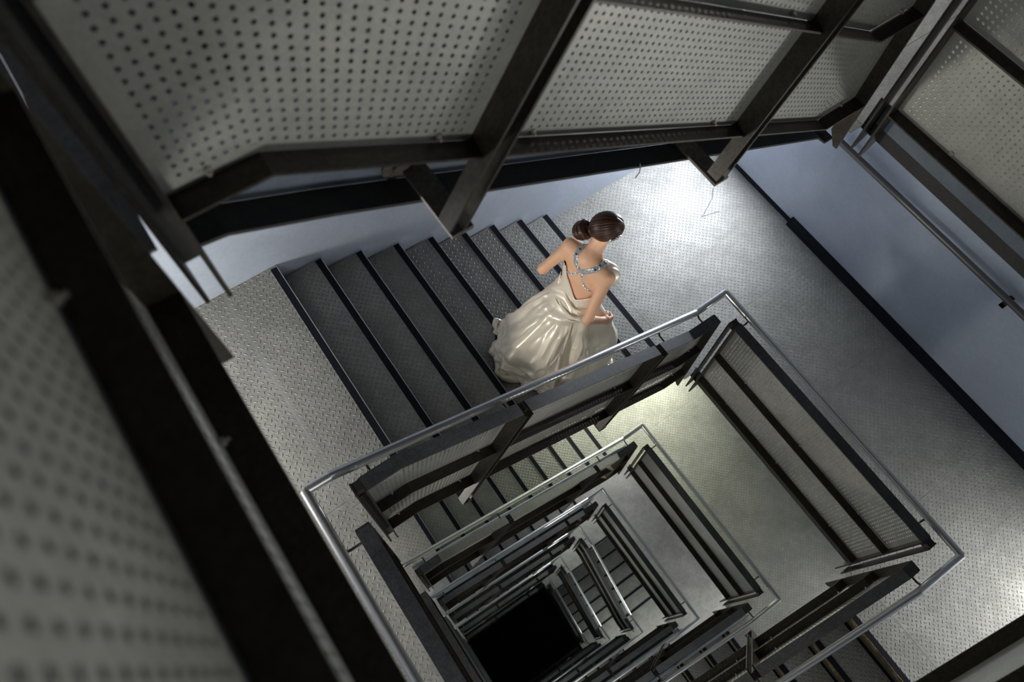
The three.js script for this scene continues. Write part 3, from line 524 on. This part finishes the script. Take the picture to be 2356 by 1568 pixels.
  {
    const folds = [[[1.572, 0.06, -0.178], [1.556, 0.0, -0.168], [1.514, -0.07, -0.115], [1.475, -0.105, -0.02], [1.468, -0.085, 0.07], [1.48, -0.04, 0.15], [1.52, -0.01, 0.19]], [[1.572, 0.06, -0.14], [1.552, 0.02, -0.115], [1.517, -0.03, -0.04], [1.5, -0.03, 0.07], [1.52, 0.01, 0.14]], [[1.545, -0.02, -0.172], [1.5, -0.11, -0.12], [1.458, -0.145, -0.02], [1.452, -0.13, 0.07], [1.475, -0.085, 0.15]]];
    folds.forEach((f, k) => { const cv = new THREE.CatmullRomCurve3(f.map(p => V(...p))), g = new THREE.TubeGeometry(cv, 60, [0.013, 0.011, 0.009][k], 12), p = g.attributes.position, u = g.attributes.uv; for (let i = 0; i < p.count; i++) { const t = u.getX(i), c = cv.getPointAt(Math.min(1, t)), w = Math.max(0.02, Math.sin(Math.PI * t)); p.setXYZ(i, c.x + (p.getX(i) - c.x) * w, c.y + (p.getY(i) - c.y) * w * 1.3, c.z + (p.getZ(i) - c.z) * w); } g.computeVertexNormals(); part('drape_fold', inv(g), satin, P0); });
  }
  {
    // hem outline on the steps, going round from the front over her right side, the train and her left side
    const hem = [[1.95, -0.02], [1.95, 0.15], [1.87, 0.27], [1.70, 0.345], [1.5, 0.365], [1.3, 0.355], [1.15, 0.31], [1.03, 0.19], [0.985, 0.03], [1.0, -0.12], [1.035, -0.25], [1.10, -0.355], [1.25, -0.42], [1.45, -0.41], [1.65, -0.34], [1.85, -0.2]].map(([x, z]) => V(x, 0, z));
    const curve = new THREE.CatmullRomCurve3(hem, true, 'centripetal');
    const step = x => -Math.max(0, Math.min(9, Math.ceil(x / T - 1e-6))) * R;
    const NU = 320, NV = 110, pos = [], idx = [];
    const top = a => V(1.588 + 0.125 * Math.cos(a), -0.075 + 0.03 * Math.cos(a), -0.018 + 0.17 * Math.sin(a));
    const smooth = (a, b, x) => { const t = Math.min(1, Math.max(0, (x - a) / (b - a))); return t * t * (3 - 2 * t); };
    const hemPts = []; for (let i = 0; i < NU; i++) hemPts.push(curve.getPointAt(i / NU));
    const rows = NV + 9;
    for (let j = 0; j <= rows; j++) for (let i = 0; i < NU; i++) {
      const u = i / NU, v = Math.min(1, j / NV), hp = hemPts[i], a = Math.atan2(hp.z + 0.018, hp.x - 1.55), tp = top(a);
      const out = V(hp.x - 1.5, 0, hp.z).normalize();
      const back = smooth(0.2, -0.9, Math.cos(a));
      const w = Math.pow(v, 0.8 + 0.25 * back);
      let y = tp.y + (step(hp.x) + 0.016 - tp.y) * Math.pow(v, 1.0 + 0.12 * back);
      const p = V(tp.x + (hp.x - tp.x) * w, y, tp.z + (hp.z - tp.z) * w);
      // gathered folds falling from waist and hip, sharper towards the train
      const q = u * 6.28319;
      const r1 = Math.sin(7 * q + 1.1 + 1.4 * v), r2 = Math.sin(11 * q - 0.7 + 2.1 * Math.sin(2.2 * v + q)), r3 = Math.sin(4 * q + 2.0 - 1.2 * v), r4 = Math.sin(23 * q + 3 * v);
      const rid = x => 1 - 2 * Math.sqrt(0.02 + 0.98 * x * x * 0.999) + 0.0;
      let dsp = (0.022 * r3 + 0.014 * r1 + 0.012 * rid(Math.sin(3.5 * q + 0.8 + 0.9 * v)) + 0.007 * r2) * smooth(0.02, 0.65, v) + 0.003 * r4 * smooth(0.05, 0.4, v) * (0.4 + 0.6 * smooth(-0.3, 0.8, Math.cos(a - 0.8)));
      // soft sideways pull lines across the back of the skirt
      dsp += 0.007 * Math.sin(26 * v + 4 * Math.sin(q + 0.6)) * Math.exp(-Math.pow((v - 0.12) / 0.1, 2)) * back;
      dsp += 0.006 * Math.sin(31 * v - 7 * q) * smooth(0.5, 0.95, v) * back;
      // fine creases: long ones down the skirt, short ones across where it is pulled
      const w1 = N32(u * 32, v * 4 + 5 * Math.sin(u * 6.28319)) - 0.5, w2 = N32(u * 32 * 1.5 + 4, v * 9 + 11) - 0.5, w3 = N128(u * 90, v * 14) - 0.5;
      dsp += (0.010 * w1 + 0.009 * w2 + 0.0015 * w3) * smooth(0.03, 0.3, v) + 0.012 * Math.pow(Math.max(0, 1 - 5 * Math.abs(w2)), 2) * smooth(0.1, 0.5, v) * (N8(u * 8, v * 3) - 0.3);
      // crumpled band where the train is turned under
      const bd = smooth(0.83, 0.865, v) * back; dsp += bd * (-0.012 + 0.03 * (N32(u * 32 * 1.3, v * 30) - 0.45) + 0.014 * (N128(u * 128 * 0.7, v * 40) - 0.5));
      p.addScaledVector(out, dsp * (0.35 + 0.65 * back) + dsp * 0.35); p.y += dsp * 0.9 * back;
      // cloth gathered in the right hand
      const da = Math.atan2(Math.sin(a - 0.85), Math.cos(a - 0.85)), gk = Math.exp(-(da * da) / 0.12 - Math.pow((v - 0.17) / 0.13, 2));
      p.lerp(V(1.725, -0.185, 0.245), 0.8 * gk);
      const gk2 = Math.exp(-(da * da) / 0.25 - Math.pow((v - 0.55) / 0.3, 2)); p.x += 0.10 * gk2; p.z += 0.03 * gk2;
      // rolled and crumpled hem of the train
      if (j > NV) { const t = (j - NV) / 9, an = t * 4.2; const rr = 0.02 + 0.006 * Math.sin(9 * q) + 0.004 * Math.sin(21 * q + 1); p.addScaledVector(out, rr * Math.sin(an) - 0.012 * t); p.y += rr * (1 - Math.cos(an)) * 0.9; }
      else if (v > 0.86) { const t = (v - 0.86) / 0.14; p.y += back * (0.022 * Math.sin(t * Math.PI) * (1 + 0.6 * Math.sin(8 * q + 2)) - 0.0); }
      p.y = Math.max(p.y, step(p.x) + 0.009); p.z = Math.min(p.z, 0.392);
      if (p.x < 1.215 && p.x > 1.19) p.y = Math.max(p.y, step(1.19) + 0.012);
      pos.push(p.x, p.y, p.z);
    }
    for (let j = 0; j < rows; j++) for (let i = 0; i < NU; i++) { const i2 = (i + 1) % NU, A = j * NU + i, B = j * NU + i2, C = A + NU, D = B + NU; idx.push(A, B, D, A, D, C); }
    const g = new THREE.BufferGeometry(); g.setAttribute('position', new THREE.Float32BufferAttribute(pos, 3)); g.setAttribute('uv', new THREE.Float32BufferAttribute(new Float32Array(pos.length / 3 * 2), 2)); g.setIndex(idx); g.computeVertexNormals();
    const sk = part('gown_skirt', inv(g), satin, P0);
    // stitched back seam
    const seam = []; for (let j = 6; j < NV - 20; j += 2) { const i = Math.round(NU * 0.535), k = 3 * (j * NU + i); seam.push(V(g.attributes.position.getX(j * NU + i), g.attributes.position.getY(j * NU + i) + 0.0015, g.attributes.position.getZ(j * NU + i)).add(V(-0.0015, 0, 0))); }
    part('back_seam', pipe(seam, 0.0022, 6), satin, sk);
  }
  // jewelled straps crossing on the back
  {
    const surf = (y, z) => { let x = 1.40; for (let k = 0; k < 60; k++) { const d = body(x, y, z); x += Math.max(0.0008, d * 0.8); if (d < 0.0006) break; } return V(Math.min(x, 1.72), y, z); };
    const ribbon = (path, w) => {
      const pts = path.map(p => p.length === 2 ? surf(...p) : V(...p)), cv = new THREE.CatmullRomCurve3(pts), n = 40, pos = [], idx = [], cen = [];
      for (let k = 0; k <= n; k++) {
        const c = cv.getPointAt(k / n), t = cv.getTangentAt(k / n), e = 0.004;
        const nn = V(body(c.x + e, c.y, c.z) - body(c.x - e, c.y, c.z), body(c.x, c.y + e, c.z) - body(c.x, c.y - e, c.z), body(c.x, c.y, c.z + e) - body(c.x, c.y, c.z - e)).normalize();
        c.addScaledVector(nn, 0.0035 - Math.min(0, body(c.x, c.y, c.z))); const s = t.clone().cross(nn).normalize(); cen.push([c, s, nn]);
        for (const [a, h] of [[-1, -0.003], [-0.9, 0.002], [0.9, 0.002], [1, -0.003]]) { const q = c.clone().addScaledVector(s, a * w / 2).addScaledVector(nn, h); pos.push(q.x, q.y, q.z); }
      }
      for (let k = 0; k < n; k++) for (let q = 0; q < 3; q++) { const A = k * 4 + q; idx.push(A, A + 1, A + 5, A, A + 5, A + 4); }
      const g = new THREE.BufferGeometry(); g.setAttribute('position', new THREE.Float32BufferAttribute(pos, 3)); g.setAttribute('uv', new THREE.Float32BufferAttribute(new Float32Array(pos.length / 3 * 2), 2)); g.setIndex(idx); g.computeVertexNormals(); return [g, cen];
    };
    const cloth = new THREE.MeshStandardMaterial({ name: 'beaded strap', color: new THREE.Color(0.5, 0.49, 0.47), roughness: 0.35, metalness: 0.4, side: THREE.DoubleSide });
    seed = 99;
    const strap = (path, w, stones) => {
      const [g, cen] = ribbon(path, w), st = part('strap', inv(g), cloth, P0), small = [], big = [];
      for (let k = 0; k < cen.length; k++) { const [c, s, nn] = cen[k]; const m = Math.max(2, Math.round(w / 0.0062)); for (let q = 0; q < m; q++) { const p = c.clone().addScaledVector(s, w * ((q + 0.5) / m - 0.5)).addScaledVector(nn, 0.0025); const o = new THREE.OctahedronGeometry(0.0031 + 0.001 * rnd(), 0); o.rotateX(rnd() * 3); o.rotateY(rnd() * 3); small.push(o.translate(p.x, p.y, p.z)); } }
      for (const t of stones) { const [c, s, nn] = cen[Math.round(t * (cen.length - 1))]; const o = new THREE.IcosahedronGeometry(0.0088, 0); const p = c.clone().addScaledVector(nn, 0.003).addScaledVector(s, (rnd() - 0.5) * 0.006); big.push(o.translate(p.x, p.y, p.z)); }
      const cr = part('crystals', inv(merge(small)), crystal, st); cr.userData.kind = 'stuff';
      if (big.length) { const bs = part('dark_stones', inv(merge(big)), darkStone, st); }
    };
    strap([[1.735, 0.30, -0.125], [1.69, 0.352, -0.118], [0.335, -0.108], [0.305, -0.085], [0.275, -0.055], [0.235, -0.028]], 0.038, [0.28, 0.4, 0.52]);
    strap([[1.765, 0.29, 0.045], [1.715, 0.352, 0.052], [0.337, 0.05], [0.315, 0.03], [0.28, 0.0], [0.235, -0.026]], 0.038, [0.28, 0.4, 0.52]);
    strap([[0.24, -0.026], [0.2, -0.05], [0.165, -0.09], [0.145, -0.13]], 0.014, []);
    strap([[0.24, -0.026], [0.2, 0.005], [0.165, 0.05], [0.14, 0.09]], 0.014, []);
  }
}

// ------------------------------------------------------------------ wall lamps
const lampHousing = new THREE.CylinderGeometry(0.13, 0.13, 0.035, 28).rotateX(Math.PI / 2).translate(0, 0, 0.0175);
const lampDome = (() => { const g = new THREE.SphereGeometry(0.115, 24, 10, 0, Math.PI * 2, 0, Math.PI / 2); g.rotateX(Math.PI / 2); g.scale(1, 1, 0.6); g.translate(0, 0, 0.036); return g; })();
function wallLamp(i, corner, x, y, z, rot, power, c) {
  const t = thing('wall_lamp', `round bulkhead wall lamp at the ${corner} corner ${WHERE[i]}`, 'lamp', [x, y, z], rot);
  part('housing', lampHousing, M.lampBody, t);
  part('diffuser', lampDome, new THREE.MeshStandardMaterial({ name: 'lit diffuser', color: 0xffffff, roughness: 0.6, emissive: new THREE.Color(...c), emissiveIntensity: Math.min(4, power * 0.35) }), t);
  const l = new THREE.PointLight(new THREE.Color(...c), power, 0, 2); l.position.set(0, 0, 0.17); l.castShadow = true; l.shadow.radius = 9; l.name = 'lamp_light'; t.add(l);
}
function panelLamp(i, corner, x, y, z, rot, power, c) {   // flat oblong fitting flush with the wall
  const t = thing('panel_lamp', `flat oblong wall lamp at the ${corner} corner ${WHERE[i]}`, 'lamp', [x, y, z], rot), w = 0.17, v = 0.34;
  part('housing', merge([box(-v - 0.02, v + 0.02, -w - 0.02, w + 0.02, 0.001, 0.02), box(-v - 0.02, -v - 0.001, -w - 0.02, w + 0.02, 0.02, 0.03), box(v + 0.001, v + 0.02, -w - 0.02, w + 0.02, 0.02, 0.03), box(-v, v, w + 0.001, w + 0.02, 0.02, 0.03), box(-v, v, -w - 0.02, -w - 0.001, 0.02, 0.03)]), M.lampBody, t);
  part('diffuser', box(-v, v, -w, w, 0.0205, 0.028), new THREE.MeshStandardMaterial({ name: 'lit panel', color: 0xffffff, roughness: 0.6, emissive: new THREE.Color(...c), emissiveIntensity: 3 }), t);
  const l = new THREE.RectAreaLight(new THREE.Color(...c), power / (4 * v * w), 2 * v, 2 * w); l.position.set(0, 0, 0.035); l.rotation.y = Math.PI; l.name = 'lamp_light'; t.add(l);
}
const COOL = [0.93, 0.98, 1.06], NEUT = [1, 1, 0.97], WARM = [1.05, 1.0, 0.9], GREEN = [1.02, 1.05, 0.82], FAINT = [1, 1.02, 0.94];
// power of the lamps at the far right, near right, far left and near left corners, storey by storey
const LAMPS = [
  [[13, NEUT], [40, NEUT], null, null],
  [[28, COOL], [21, NEUT], [14, WARM], [24, NEUT]],
  [[78, GREEN], [10, NEUT], [10, WARM], [24, WARM]],
  [[34, NEUT], [30, NEUT], [10, NEUT], [34, NEUT]],
  [[34, FAINT], [30, FAINT], [10, FAINT], [30, FAINT]],
  [[34, FAINT], [30, FAINT], [10, FAINT], [30, FAINT]],
  [[16, FAINT], [14, FAINT], [6, FAINT], [14, FAINT]],
];
for (let i = 0; i < 7; i++) {
  const yA = LV[i].y - 9 * R, yB = yA - LV[i].ab * R, yC = LV[i].y, [a, b, c, d] = LAMPS[i];
  if (a) panelLamp(i, 'far right', xE, yA + 0.98, -0.95, -Math.PI / 2, ...a);
  if (b) panelLamp(i, 'near right', xE, yB + 0.95, 4.12, -Math.PI / 2, ...b);
  if (c) wallLamp(i, 'far left', xW, yC + 0.8, -0.5, Math.PI / 2, ...c);
  if (d) panelLamp(i, 'near left', -1.3, yC + 2.6, zE, Math.PI, ...d);
}
renderer.render(scene, camera);
